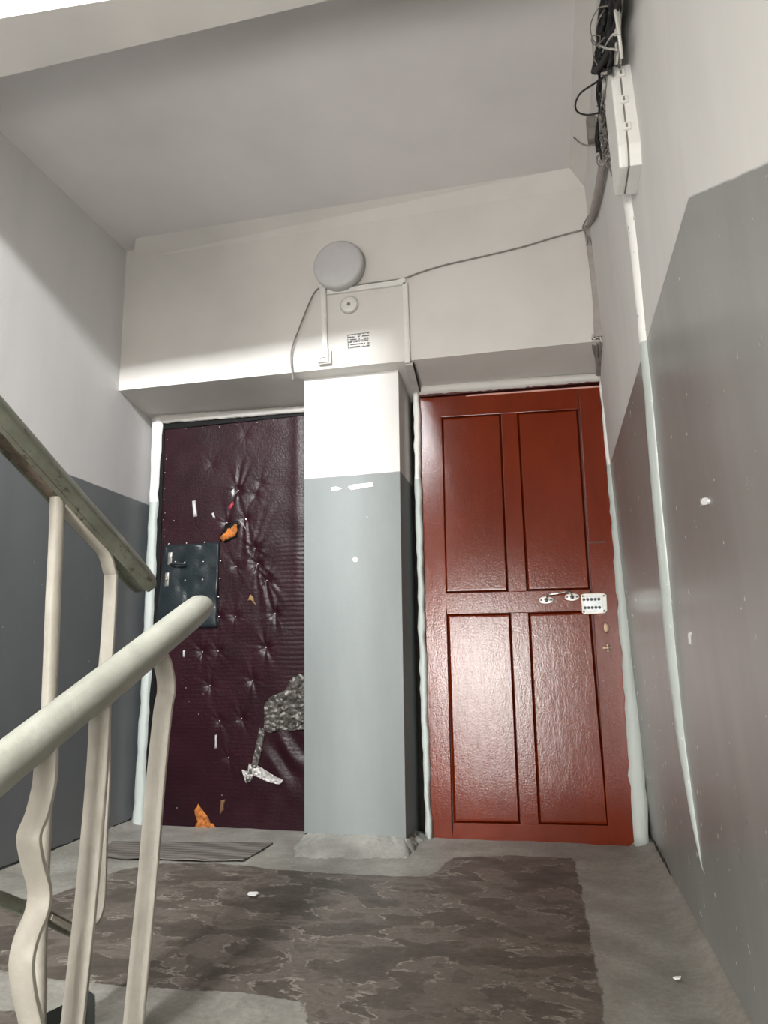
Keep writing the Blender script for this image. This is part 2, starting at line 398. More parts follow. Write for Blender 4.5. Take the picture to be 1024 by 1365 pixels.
def ingap(x, y):
    c = False
    for i in range(len(GAP)):
        a, b = GAP[i], GAP[(i+1) % len(GAP)]
        if (a[1] > y) != (b[1] > y) and x < (b[0]-a[0])*(y-a[1])/(b[1]-a[1])+a[0]: c = not c
    return c
XX, YY = np.meshgrid(xs, ys); PP = np.c_[XX.ravel(), YY.ravel()]
wav = sum(a*np.sin(PP[:, 0]*fx+PP[:, 1]*fy+ph) for a, fx, fy, ph in [(.0012, 9, 4, 1), (.0009, -13, 17, 2), (.0006, 31, 23, .5), (.0004, 57, -41, 2.2)])
# raised cement along the right wall and under the doors
cv = .030*np.clip(1-(RX(0)-PP[:, 0])/.09, 0, 1)**2+.02*np.clip(1-(PP[:, 0]-LX)/.08, 0, 1)**2
ZZ = wav+cv
nx = len(xs); Fs = []
for j in range(len(ys)-1):
    for i in range(nx-1):
        cx_, cy_ = (xs[i]+xs[i+1])/2, (ys[j]+ys[j+1])/2
        if cy_ < -1.37 and -1.2 < cx_ < -1.0 and ingap(cx_, cy_): continue
        if cy_ < -1.575 and cx_ > -1.06: continue
        a = j*nx+i; Fs.append((a, a+1, a+nx+1, a+nx))
fl = mk('floor', np.c_[PP, ZZ], Fs, M_floor, smooth='all', kind='structure', label='concrete landing floor, worn brown paint inside a grey border', cat='floor')
at_ = fl.data.attributes.new('brown', 'FLOAT', 'POINT'); at_.data.foreach_set('value', np.maximum(sdist(PP), np.minimum(-1.545-PP[:, 1], -1.15-PP[:, 0])))
sol = fl.modifiers.new('thickness', 'SOLIDIFY'); sol.thickness = .2; sol.use_rim = False; sol.offset = 1 if fl.data.polygons[0].normal.z < 0 else -1
# pillar skirt of rough cement
def rough_slab(name, rings, mat, parent=None, amp=.006, **kw):
    V = []; Fs = []; m = len(rings[0])
    for r in rings:
        for p in r: V.append(np.array(p, float)+rng.normal(0, amp, 3)*[1, 1, .6])
    for i in range(len(rings)-1):
        for j in range(m-1): Fs.append((i*m+j, i*m+j+1, (i+1)*m+j+1, (i+1)*m+j))
    return mk(name, V, Fs, mat, parent, smooth='all', **kw)
def ringpts(pts, n):
    P = np.array(pts, float); d = np.r_[0, np.cumsum(np.linalg.norm(np.diff(P, axis=0), axis=1))]; s = np.linspace(0, d[-1], n)
    return np.c_[[np.interp(s, d, P[:, k]) for k in range(3)]].T
b0 = ringpts([(-1.12, .30, .0), (-1.118, .03, .0), (-1.05, -.16, -.004), (-.60, -.09, -.004), (-.60, .05, 0), (-.60, .30, 0)], 70)
b1 = ringpts([(-1.10, .30, .012), (-1.10, .045, .012), (-1.06, -.07, .022), (-.62, -.045, .022), (-.612, .06, .012), (-.612, .30, .012)], 70)
b2 = ringpts([(-1.088, .30, .02), (-1.088, .06, .03), (-1.085, .05, .04), (-.642, .05, .04), (-.632, .06, .03), (-.632, .30, .02)], 70)
b3 = ringpts([(-1.07, .30, .03), (-1.07, .09, .045), (-1.07, .085, .047), (-.66, .085, .047), (-.66, .09, .045), (-.66, .30, .03)], 70)
rough_slab('baseboard_middle', [b0, b1, b2, b3], M_conc, amp=.006, kind='structure', label='rough cement skirt around the foot of the pier', cat='skirting')

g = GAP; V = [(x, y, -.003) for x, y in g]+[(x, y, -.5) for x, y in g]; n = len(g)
mk('gap_shell', V, [(i, (i+1) % n, n+(i+1) % n, n+i) for i in range(n)]+[tuple(range(n, 2*n))], simple('gap_void_black', (.022, .024, .020), .9), fl, label='near-black shell standing for the dark void in the gap between the flights')  # darkness of the gap is put into the shell's near-black colour
# wall to floor cracks
def crack(name, pts, wd, n, label):
    P = smoothpath(pts, n); V = []; Fs = []
    for i, p in enumerate(P):
        ww = wd*(.35+rng.random()); off = rng.normal(0, wd*.5)
        V += [p+np.array([0, 0, ww+off]), p+np.array([0, 0, -ww+off])]
    for i in range(len(P)-1): Fs.append((2*i, 2*i+1, 2*i+3, 2*i+2))
    o = mk(name, V, Fs, M_crack, label=label, cat='crack', kind='structure'); s = o.modifiers.new('t', 'SOLIDIFY'); s.thickness = .003
    return o
crack('trim_5', [(LX+.004, -1.0, .03), (LX+.004, -.6, .026), (LX+.004, -.2, .022), (LX+.004, .2, .02), (LX+.004, .3, .024)], .0035, 14, 'dark crack along the foot of the left wall')
crack('trim_6', [(RX(0)-.004, .30, .035), (RX(0)-.005, .1, .04), (RX(0)-.004, -.1, .034), (RX(0)-.004, -.25, .028)], .007, 12, 'dark crumbled crack at the foot of the right wall')

# ---------------------------------------------------------------- plaster around the doors
YD = .28
def strip(name, pts, y, th, mat, label, jag=3):
    """vertical plaster strip; pts = list of (left px, right px, py)"""
    Lp = [at(a, c, 'y', y) for a, b, c in pts]; Rp = [at(b, c, 'y', y) for a, b, c in pts]
    n = 46; l = ringpts(Lp, n); r = ringpts(Rp, n); V = []; Fs = []
    for i in range(n):
        j1, j2 = rng.normal(0, .0022, 2)
        a = l[i]+[j1, 0, 0]; b = r[i]+[j2, 0, 0]; m1 = a*.65+b*.35; m2 = a*.3+b*.7
        V += [a+[0, th, 0], a, m1+[0, -.006+rng.normal(0, .001), 0], m2+[0, -.007+rng.normal(0, .001), 0], b, b+[0, th, 0]]
    for i in range(n-1):
        for k in range(5): Fs.append((i*6+k, i*6+k+1, (i+1)*6+k+1, (i+1)*6+k))
    Fs += [tuple(range(6)), tuple(range((n-1)*6, n*6))]
    return mk(name, V, Fs, mat, smooth='all', kind='structure', label=label, cat='plaster')
strip('trim_7', [(203, 216, 557), (199, 209, 670), (193, 204, 800), (186, 197, 950), (176, 189, 1112)], .285, .09, M_jamb, 'bright plaster strip left of the upholstered door')
strip('trim_8', [(551, 558, 523), (553, 560, 640), (558, 566, 850), (563, 571, 1000), (568, 575, 1122)], .25, .1, M_jamb, 'thin plaster strip left of the red door')
strip('trim_9', [(799, 812, 505), (808, 822, 600), (819, 832, 750), (829, 844, 880), (837, 858, 1000), (846, 866, 1128)], .262, .1, M_jamb, 'lumpy plaster strip right of the red door')
def hstrip(name, pts, y, th, mat, label):
    up = ringpts([at(a, b, 'y', y) for a, b, c in pts], 60); lo = ringpts([at(a, c, 'y', y) for a, b, c in pts], 60); V = []; Fs = []
    for i in range(60):
        a, b = up[i]+[0, 0, rng.normal(0, .0012)], lo[i]+[0, 0, rng.normal(0, .0015)]
        V += [a+[0, th, 0], a, (a+b)/2+[0, -.006+rng.normal(0, .0012), 0], b, b+[0, th, 0]]
    for i in range(59):
        for k in range(4): Fs.append((i*5+k, i*5+k+1, (i+1)*5+k+1, (i+1)*5+k))
    Fs += [tuple(range(5)), tuple(range(59*5, 60*5))]
    return mk(name, V, Fs, mat, smooth='all', kind='structure', label=label, cat='plaster')
hstrip('trim_10', [(205, 553, 564), (300, 548, 557), (420, 540, 547)], .285, .1, M_plain, 'uneven plaster strip over the upholstered door')
hstrip('trim_11', [(551, 513, 525), (680, 505, 516), (800, 497, 506)], .255, .1, M_plain, 'uneven plaster strip over the red door')

# ---------------------------------------------------------------- red door
d2 = root('door_2', (-.14, YD, 0), 'brick red four-panel wooden door, glossy and chipped', 'door', kind='structure')
def rp(name, pts, y, th, mat, bevel=0, par=None): return pxprism(name, pts, y, th, mat, par or d2, bevel=bevel)
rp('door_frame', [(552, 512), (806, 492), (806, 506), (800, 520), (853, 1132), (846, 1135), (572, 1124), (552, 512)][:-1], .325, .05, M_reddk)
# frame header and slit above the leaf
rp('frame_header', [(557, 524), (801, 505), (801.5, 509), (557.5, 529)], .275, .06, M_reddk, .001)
# leaf: stiles and rails round four recessed panels
TL, TR, BL, BR = (560, 531), (799, 516), (574.5, 1121), (848, 1129)
rp('stile', [TL, (588, 529), (603, 1122), BL], YD, .04, M_red, .002)
rp('stile', [(771, 518), TR, (823, 790), (849, 1100), (846, 1122), (838, 1129), (812, 1128)], YD, .04, M_red, .002)
rp('rail', [(588, 529), (771, 518), (772, 545), (587, 556)], YD+.0005, .038, M_red, .0015)
rp('rail', [(593, 791), (787, 786), (788, 814), (596, 819)], YD+.0005, .038, M_red, .0015)
rp('rail', [(604.5, 1097), (812, 1101), (812, 1128.5), (602, 1122.5)], YD+.0005, .038, M_red, .0015)
rp('mullion', [(668, 551), (689, 550), (702, 788), (678, 789)], YD+.001, .037, M_red, .0015)
rp('mullion', [(681, 817), (704, 816.5), (718, 1099), (694, 1098.5)], YD+.001, .037, M_red, .0015)
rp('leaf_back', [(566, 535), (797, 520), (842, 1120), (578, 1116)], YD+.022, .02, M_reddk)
rp('lipping', [(622, 526.5), (798, 514), (798.5, 516), (621, 528.5)], YD-.001, .02, simple('bare_pinkish_wood', (.55, .30, .25), .7))
def panel(tl, tr, br, bl, s=3.0):
    P = [(tl[0]+s, tl[1]+s), (tr[0]-s, tr[1]+s), (br[0]-s, br[1]-s), (bl[0]+s, bl[1]-s)]
    a = [at(*p, 'y', YD+.004) for p in P]; b = [at(*p, 'y', YD+.024) for p in (tl, tr, br, bl)]
    c = np.mean(a, 0)
    V = [(x-c)*.985+c+[0, -.001, 0] for x in a]+a+b
    mk('door_panel', V, [(0, 1, 2, 3), (0, 1, 5, 4), (1, 2, 6, 5), (2, 3, 7, 6), (3, 0, 4, 7), (4, 5, 9, 8), (5, 6, 10, 9), (6, 7, 11, 10), (7, 4, 8, 11)], M_red, d2)
panel((588, 556), (668, 551), (678, 789), (593, 791)); panel((689, 550), (771, 545), (787, 786), (702, 788))
panel((596, 819), (681, 817), (694, 1098.5), (604.5, 1097)); panel((704, 816.5), (788, 814), (812, 1101), (718, 1099))
# paint repairs on the right stile: shallow battens
for a, b in ((692, 694.5), (722, 724.5), (757, 759)):
    rp('stile_joint', [(783+(a-692)*.06, a), (806+(a-692)*.06, a-1), (806+(a-692)*.06, b-1), (783+(a-692)*.06, b)], YD-.0012, .003, M_reddk if a == 722 else M_red, .0004)
# pull handle with two oval mounting plates
hb = tube('pull_handle', [at(729, 800, 'y', YD-.004), at(729.5, 795, 'y', YD-.03), at(733, 792.6, 'y', YD-.045), at(746, 791, 'y', YD-.05), at(757, 788.6, 'y', YD-.045), at(761, 790.5, 'y', YD-.03), at(762.5, 796, 'y', YD-.004)], .0042, M_steel, d2)
for px, py in ((728, 800), (762.5, 796)):
    c = at(px, py, 'y', YD)
    lathe_y('mounting_plate', c, [(.004, -.006), (.030, -.005), (.032, -.003), (.032, .001)], M_plate, hb, 28, 1, .52)
    for sx in (-1, 1): lathe_y('screw', (c[0]+sx*.021, c[1], c[2]), [(.001, -.008), (.004, -.007), (.0045, -.004)], M_blackpl, hb, 10)
    lathe_y('collar', c, [(.004, -.012), (.008, -.011), (.009, -.005)], M_blackpl, hb, 14)
# push-button code lock
ck = rp('code_lock', [(774.5, 793), (778, 791.5), (804, 790.5), (808.5, 793), (809.5, 814), (806, 817.5), (780, 819), (776, 816.5)], YD-.014, .016, M_plate, .0015)
rp('keypad', [(777.5, 795.5), (803, 794.5), (804.5, 814), (779.5, 815)], YD-.0165, .004, simple('grey_steel_keypad', (.42, .45, .46), .35, .6), .0006, ck)
for row, (y0, xs_) in enumerate(((799.3, (778, 783, 788, 793, 798)), (810.3, (779.6, 784.4, 789.2, 794, 798.8)))):
    for k, x in enumerate(xs_):
        c = at(x+.3, y0-.12*k, 'y', YD-.017)
        o = lathe_y('button', c, [(.0012, -.006), (.0062, -.0055), (.0066, -.003), (.0066, .001)], M_blackpl, ck, 12)
for px, py in ((776.8, 794.6), (805, 794.2), (778.4, 815.4), (805.3, 814.2)):
    lathe_y('screw', at(px, py, 'y', YD-.0145), [(.001, -.002), (.004, -.0015), (.0045, .001)], M_blackpl, ck, 10)
# keyhole covers
c = at(808.3, 837, 'y', YD); kp = lathe_y('keyhole_cover', c, [(.006, -.006), (.014, -.005), (.016, -.002), (.016, .001)], M_brass, d2, 24, .8, 1.5)
box('keyhole_flap', c[0]-.006, c[0]+.006, c[1]-.010, c[1]-.005, c[2]-.014, c[2]+.016, M_brass, kp, .002)
c = at(810, 863.5, 'y', YD); kp = lathe_y('latch_knob', c, [(.006, -.018), (.0085, -.016), (.0085, -.004), (.012, 0)], M_brass, d2, 18)
box('wing', c[0]-.021, c[0]+.019, c[1]-.013, c[1]-.008, c[2]-.005, c[2]+.004, M_brass, kp, .002)
box('wing', c[0]-.004, c[0]+.005, c[1]-.012, c[1]-.007, c[2]-.018, c[2]+.018, M_brass, kp, .002)
tube('scratch', [at(750, 800, 'y', YD+.001), at(755, 803, 'y', YD), at(757.5, 809, 'y', YD+.001)], .0018, simple('scraped_pink_wood', (.6, .36, .3), .7), d2)
# doorstep below the red door
box('door_step', -.60, .30, YD+.012, .4, -.02, .012, M_conc, d2, .004)

# ---------------------------------------------------------------- upholstered door
YP = .31
d1 = root('door_1', (-1.58, YP, 0), 'plum leatherette padded door, torn and studded, with black patch at the lock', 'door', kind='structure')
px1 = lambda px, py, y=YP: at(px, py, 'y', y)
st_px = [(318, 654, 1.2), (303, 697, .8), (340, 731, 1.3), (344, 752, 1.2), (356, 774, 1.0), (315, 755, .6), (328, 692, .7), (355, 863, 1.3), (337, 907, .9), (280, 914, .8), (270, 869, .9), (291, 868, .6), (293, 961, .6), (322, 958, .7), (305, 1010, .6), (367, 818, 1), (292, 822, .6), (314, 822, .6), (348, 645, .4), (341, 661, .4), (283, 620, .3), (327, 580, .3)]
studs3 = [(px1(a, b), s) for a, b, s in st_px]
x0, x1 = -2.0, -1.10
gx = np.linspace(x0, x1, 230); gz = np.linspace(0.0, 2.052, 520); GX, GZ = np.meshgrid(gx, gz)
H = .018*np.minimum(1, (GX-x0)/.03)**.5*np.minimum(1, (2.052-GZ)/.03+1e-6)**.5
def vn(x, z, f, seed):
    r = np.random.default_rng(seed); o = 0
    for i in range(6):
        a = r.uniform(0, math.pi*2); o = o+np.sin(f*(x*math.cos(a)+z*math.sin(a))+r.uniform(0, 6.3)+1.7*np.sin(f*.6*(x*math.sin(a)-z*math.cos(a))+i))
    return o/6
H += .003*vn(GX, GZ, 9, 1)+.0014*vn(GX, GZ, 28, 2)
for k, (c, s) in enumerate(studs3):
    dx, dz = GX-c[0], GZ-c[2]; r = np.hypot(dx, dz)+1e-6; th = np.arctan2(dz, dx)
    H -= .010*s*np.exp(-(r/.024)**2)
    wr = np.cos(7*th+k*1.3)+.7*np.cos(11*th+k*2.1)+.5*np.sin(3*th+k)
    H += .0015*s*wr*(r/.03)*np.exp(-r/(.022+.018*np.abs(np.sin(th))))
# long pulls upwards from the two deepest tufts and ripples by the pier
for (a, b, ang, ln) in ((340, 731, 1.15, .34), (340, 731, .95, .28), (318, 654, 1.3, .2), (344, 752, -1.35, .35), (344, 752, -1.0, .25), (328, 692, -1.5, .4), (356, 774, -1.2, .2)):
    c = px1(a, b); ux, uz = math.cos(ang), math.sin(ang)
    t = (GX-c[0])*ux+(GZ-c[2])*uz; n_ = -(GX-c[0])*uz+(GZ-c[2])*ux
    m = np.clip(t/.02, 0, 1)*np.clip(1-t/ln, 0, 1); H += .0028*m*np.cos(np.clip(n_/(.006+t*.07), -4, 4)*1.7)*np.exp(-(n_/(.02+t*.18))**2)
m = np.clip((GX+1.36)/.14, 0, 1)*np.clip((1.5-GZ)/.2, 0, 1)*np.clip((GZ-.62)/.1, 0, 1)
H += .0005*m*np.sin(GZ*2*math.pi/.023+2*vn(GX, GZ, 14, 5))+.00014*np.sin(GZ*2*math.pi/.019+3*vn(GX, GZ, 9, 8))*np.clip((1.2-GZ)/.2, 0, 1)
H += .003*np.exp(-((GX+1.20)/.03)**2)*np.clip((GZ-.95)/.3, 0, 1)  # edge roll by the pier
# slack cloth folds under the tape at bottom right
c = px1(385, 1010); m = np.exp(-(((GX-c[0])/.11)**2+((GZ-c[2])/.11)**2))
H += .009*m*np.sin(24*(GX-c[0])*1.6+34*(GZ-c[2])+1.2*vn(GX, GZ, 20, 9))
c = px1(350, 1070); m = np.exp(-(((GX-c[0])/.12)**2+((GZ-c[2])/.10)**2)); H += .006*m*np.sin(22*(GX-c[0])-20*(GZ-c[2])+1.5*vn(GX, GZ, 16, 4))
H = np.maximum(H, 0.001)
nx_ = len(gx); Vs = np.c_[GX.ravel(), (YP+.012-H).ravel(), GZ.ravel()]
Fs = [(j*nx_+i, j*nx_+i+1, (j+1)*nx_+i+1, (j+1)*nx_+i) for j in range(len(gz)-1) for i in range(nx_-1)]
mk('upholstery', Vs, Fs, M_purple, d1, smooth='all')
def surf(px, py, off=0):
    """point on the padded cloth under a photo point"""
    p = px1(px, py)
    for _ in range(3):
        i = int(np.clip(np.searchsorted(gx, p[0]), 0, nx_-1)); j = int(np.clip(np.searchsorted(gz, p[2]), 0, len(gz)-1))
        p = at(px, py, 'y', YP+.012-H[j, i]-off)
    return p
box('door_leaf', x0, x1, YP+.012, YP+.05, -.0, 2.05, M_blackstrip, d1)
# black edge frame strips on the left and top
rp('edge_strip', [(214, 564), (219, 563), (211, 830), (196, 1104), (188, 1106), (200, 830)], YP-.012, .03, M_blackstrip, .002, d1)
rp('edge_strip', [(214, 563), (412, 547), (412, 553), (216, 573)], YP-.010, .03, M_blackstrip, .002, d1)
rp('frame_foot', [(187, 1060), (194, 1050), (197, 1104), (188, 1107)], YP-.016, .006, simple('bare_rusty_wood', (.20, .06, .02), .8), .001, d1)
ico = None
def stud(px, py, r=.0045, par=None, off=.001):
    p = surf(px, py, off)
    return lathe_y('stud', p, [(.0006, -r*.8), (r*.6, -r*.65), (r, -r*.1), (r, .001)], M_stud, par or d1, 10)
for a, b in [(248, 571), (270, 570), (293, 569), (316, 566), (343, 563), (365, 560), (390, 558), (223, 586), (222, 612), (220, 630), (220, 651), (219, 666), (220, 684), (218, 693), (219, 706), (219, 715), (232, 694)]:
    stud(a, b, .0032)
for a, b, s in st_px[:18]: stud(a, b, .0042)
for a, b in [(248, 917), (265, 952), (236, 1077), (296, 1060), (271, 925), (252, 935)]: stud(a, b, .003)
# black patch of leatherette nailed round the lock
NP = 26
V = []; Fs = []
for j in range(NP+1):
    for i in range(NP+1):
        u, v = i/NP, j/NP
        tx = (1-v)*(219+73*u)+v*(207+82*u); ty = (1-v)*(727-4*u)+v*(838-2*u)
        w_ = .004+.004*math.sin(u*9+v*7)*math.sin(v*11-u*3)+.004*math.sin(14*(u-.8)+10*v)*(u > .5)*(1 if .3 < v < .75 else .3)
        w_ += .005*abs(math.sin(v*10+u*3))*(u < .45)*(v > .55)
        for su, sv in ((.07, .02), (.38, .01), (.7, 0), (.33, .24), (.66, .22), (.98, .22), (.35, .47), (.66, .46), (.99, .46), (.99, .7)): w_ -= .006*math.exp(-((u-su)**2+(v-sv)**2)/.004)
        V.append(surf(tx, ty, .007+w_))
for j in range(NP):
    for i in range(NP): a = j*(NP+1)+i; Fs.append((a, a+1, a+NP+2, a+NP+1))
pt = mk('lock_patch', V, Fs, M_black, d1, smooth='all', label='black leatherette patch with silver studs')
pt.modifiers.new('t', 'SOLIDIFY').thickness = -.003
def pcrop(cx, cy): return 190+cx/7.877, 700+cy/7.88
for cx, cy in [(275, 200), (463, 190), (653, 182), (443, 393), (640, 383), (820, 378), (448, 580), (632, 572), (813, 562), (800, 755), (437, 795), (345, 385)]:
    p = surf(*pcrop(cx, cy), .009)
    lathe_y('stud', p, [(.0006, -.005), (.0032, -.004), (.0052, 0), (.0052, .002)], M_stud, pt, 12)
# handle and lock
p = surf(227, 745, .012)
hn = box('door_handle', p[0]-.012, p[0]+.012, p[1]-.006, p[1]+.004, p[2]-.032, p[2]+.034, M_lock, d1, .003)
a = surf(228, 752, .035); b_ = surf(247, 752, .033)
tube('lever', [surf(228, 752, .014), a, (a+b_)/2+[0, -.004, .002], b_], .0055, M_blackpl, hn)
tube('spindle', [surf(228, 741, .012), surf(228, 741, .022)], .006, M_steel, hn)
p = surf(223, 772, .012)
lk = box('lock_cylinder', p[0]-.012, p[0]+.011, p[1]-.006, p[1]+.004, p[2]-.038, p[2]+.034, M_lock, d1, .004)
lathe_y('keyhole', (p[0], p[1]-.005, p[2]), [(.001, -.010), (.006, -.009), (.008, -.002), (.009, .003)], M_brass, lk, 18, .8, 1.3)
# holes showing orange foam
def blob(name, pts, mat, off, par, jit=.0025, label=None):
    P = [surf(a, b, off) for a, b in pts]; c = np.mean(P, 0)+[0, -.004, 0]
    V = [c]; n = len(P)*3; R = []
    for i in range(len(P)):
        for k in range(3):
            q_ = P[i]*(1-k/3)+P[(i+1) % len(P)]*(k/3); R.append(q_+rng.normal(0, jit, 3)*[1, .2, 1])
    V += [c*.45+r*.55+rng.normal(0, jit, 3)*[0, 1, 0]-[0, .003, 0] for r in R]+R+[r+[0, .012, 0] for r in R]
    Fs = [(0, 1+i, 1+(i+1) % n) for i in range(n)]
    for s in (0, 1): Fs += [(1+s*n+i, 1+s*n+(i+1) % n, 1+(s+1)*n+(i+1) % n, 1+(s+1)*n+i) for i in range(n)]
    return mk(name, V, Fs, mat, par, smooth='all', label=label)
blob('torn_edge', [(293, 713), (301, 698), (316, 693), (320, 701), (316, 716), (303, 724), (294, 722)], M_blackstrip, .001, d1, .002)
blob('foam', [(294, 717), (302, 706), (314, 698), (317, 704), (313, 714), (303, 719), (296, 722)], M_foam, .004, d1, .002, 'orange foam showing through a tear')
blob('foam', [(259, 1080), (265, 1074), (273, 1082), (280, 1096), (288, 1104), (282, 1112), (268, 1115), (258, 1113), (262, 1096)], M_foam, .003, d1, .003, 'orange foam showing through the low tear')
blob('torn_edge', [(294, 1068), (300, 1066), (298, 1080), (293, 1088)], simple('brown_foam_scrap', (.14, .07, .035), .9), .003, d1, .002)
blob('foam', [(330, 801), (334, 793), (338, 797), (342, 808), (335, 800)], simple('dull_foam', (.25, .15, .06), .9), .002, d1, .0015)
blob('red_scrap', [(304, 676), (310, 668), (312, 672), (307, 680)], simple('crimson_scrap', (.28, .02, .04), .6), .003, d1, .001)
M_pale = simple('pale_scuff', (.42, .42, .42), .35, var=.1)
for pts in ([(256, 668), (260, 667), (263, 688), (258, 689)], [(244, 867), (246.5, 866), (246, 876), (244, 876)], [(287, 980), (289, 979), (289.5, 997), (286.5, 998)], [(282, 684), (285, 683), (287, 691), (284, 690)], [(308, 655), (312, 651), (313, 660), (310, 662)], [(318, 693), (324, 697), (329, 707), (326, 702)], [(275, 822), (290, 819), (288, 824), (276, 826)]):
    blob('scuff', pts, M_pale, .002, d1, .0006)
# crumpled tape patch by the pier
def crumple(name, pts, mat, seed, amp=.012, n=22, par=None):
    """closed outline filled by a crumpled grid; pts = photo polygon"""
    from mathutils import geometry
    r = np.random.default_rng(seed); P = np.array(pts, float); lo, hi = P.min(0), P.max(0)
    def ins(x, y):
        c = False
        for i in range(len(P)):
            a, b = P[i], P[(i+1) % len(P)]
            if (a[1] > y) != (b[1] > y) and x < (b[0]-a[0])*(y-a[1])/(b[1]-a[1])+a[0]: c = not c
        return c
    nx2 = n; ny2 = int(n*(hi[1]-lo[1])/(hi[0]-lo[0])); V = []; keep = {}
    for j in range(ny2+1):
        for i in range(nx2+1):
            x = lo[0]+(hi[0]-lo[0])*i/nx2; y = lo[1]+(hi[1]-lo[1])*j/ny2
            x += r.normal(0, .35); y += r.normal(0, .35)
            keep[(i, j)] = ins(x, y)
            if not keep[(i, j)]:
                best = 1e9
                for k in range(len(P)):
                    a, b = P[k], P[(k+1) % len(P)]; e = b-a; t = np.clip(((np.array([x, y])-a)@e)/(e@e), 0, 1); q_ = a+e*t; d_ = np.hypot(*(q_-[x, y]))
                    if d_ < best: best = d_; bq = q_
                x, y = bq+r.normal(0, .25, 2)
            V.append(surf(x, y, .003+abs(r.normal(0, 1))*amp))
    Fs = []
    for j in range(ny2):
        for i in range(nx2):
            if sum(keep[k] for k in ((i, j), (i+1, j), (i, j+1), (i+1, j+1))) >= 1:
                a = j*(nx2+1)+i
                Fs += [(a, a+1, a+nx2+2), (a, a+nx2+2, a+nx2+1)] if r.random() < .5 else [(a, a+1, a+nx2+1), (a+1, a+nx2+2, a+nx2+1)]
    o = mk(name, V, Fs, mat, par or d1); o.modifiers.new('t', 'SOLIDIFY').thickness = .0012; return o
crumple('tape_patch', [(352, 950), (353, 938), (362, 928), (372, 924), (382, 920), (386, 908), (394, 899), (408, 900), (412, 972), (385, 974), (372, 972), (361, 978), (352, 972)], M_tape, 3, .009, 17)
crumple('tape_strip', [(346, 970), (353, 972), (350, 995), (346, 1012), (340, 1030), (334, 1042), (326, 1043), (336, 1018), (341, 995)], M_tape, 5, .004, 7)
crumple('tape_strip', [(332, 1018), (342, 1020), (356, 1028), (368, 1036), (378, 1040), (372, 1046), (356, 1042), (344, 1036), (330, 1032)], M_tapeL, 8, .004, 16)
crumple('tape_strip', [(374, 968), (412, 958), (412, 966), (385, 974)], M_tapeL, 6, .003, 14)
crumple('tape_strip', [(322, 1026), (340, 1030), (334, 1038), (328, 1044)], M_tapeL, 9, .003, 7)

def rwall(px, py, off=0):
    p = at(px, py, 'x', .32)
    for _ in range(3): p = at(px, py, 'x', RX(p[2])-off)
    return p
# ---------------------------------------------------------------- right wall conduit (plastered-over pipe)
rw = []
pipe_px = [(828, 212, 12), (839, 262, 11), (848, 330, 10), (857, 420, 10), (861, 462, 10.5), (867, 520, 11), (874, 600, 12), (881, 680, 12), (889, 760, 13), (897, 850, 13), (904, 920, 12), (911, 985, 10), (920, 1050, 8), (928, 1105, 6), (935, 1150, 3), (938, 1166, 1)]
P = [rwall(a, b, .0) for a, b, c in pipe_px]; Rr = [c*np.linalg.norm(p-CAM)/F*.9 for (a, b, c), p in zip(pipe_px, P)]
PS = smoothpath(P, 6); RS = np.interp(np.linspace(0, 1, len(PS)), np.linspace(0, 1, len(Rr)), Rr)
V = []; Fs = []; m = 13
for i, (p, r) in enumerate(zip(PS, RS)):
    r = r*(1+rng.normal(0, .02))
    for j in range(m):
        a = math.pi*j/(m-1); V.append((p[0]+.004-max(r*.95*math.sin(a), 0)-.0, p[1]+r*math.cos(a)*1.1, p[2]))
for i in range(len(PS)-1):
    for j in range(m-1): Fs.append((i*m+j, i*m+j+1, (i+1)*m+j+1, (i+1)*m+j))
Fs.append(tuple(range(m)))
M_pipe = wallmat('painted_over_conduit', white=(.72, .71, .68), grey=(.38, .415, .39), grough=.3, fleck=True)
mk('wall_conduit', V, Fs, M_pipe, smooth='all', label='plastered-over vertical conduit on the right wall, white above grey', cat='conduit')
def decal(name, pts, off, mat, label, cat, plane='R', par=None):
    if plane == 'R': Pp = [rwall(a, b, off) for a, b in pts]; v = (.004, 0, 0)
    elif plane == 'P': Pp = [at(a, b, 'y', PY-off) for a, b in pts]; v = (0, .004, 0)
    elif plane == 'B': Pp = [at(a, b, 'y', -off) for a, b in pts]; v = (0, .004, 0)
    elif plane == 'F': Pp = [at(a, b, 'z', off) for a, b in pts]; v = (0, 0, -.004)
    return prism(name, Pp, v, mat, par, label=label, cat=cat, kind='structure' if plane != 'F' else None)
def dots(c, r, n=9): return [(c[0]+r*math.cos(i*6.283/n)*rng.uniform(.8, 1.15), c[1]+r*math.sin(i*6.283/n)*rng.uniform(.8, 1.15)) for i in range(n)]
decal('wall_plug', dots((938.5, 669), 5), .004, M_paintw, 'round white plug in the glossy right wall', 'plug')
decal('paint_chip', [(917, 845), (920, 842), (922, 843), (920.5, 848), (920, 859), (918, 859)], .001, M_paintw, 'hooked white scratch low on the right wall', 'scratch')
for pts, lb in (([(441, 650), (448, 648.5), (456, 651), (452, 653), (442, 654)], 'short white chip at the top of the grey pier paint'), ([(464, 649), (470, 646), (497, 643), (498, 648), (480, 651), (468, 653)], 'long white chip at the top of the grey pier paint'), (dots((473.5, 746), 3.6), 'white dot half way up the grey pier')):
    decal('paint_chip', pts, .0008, M_paintw, lb, 'scratch', 'P')

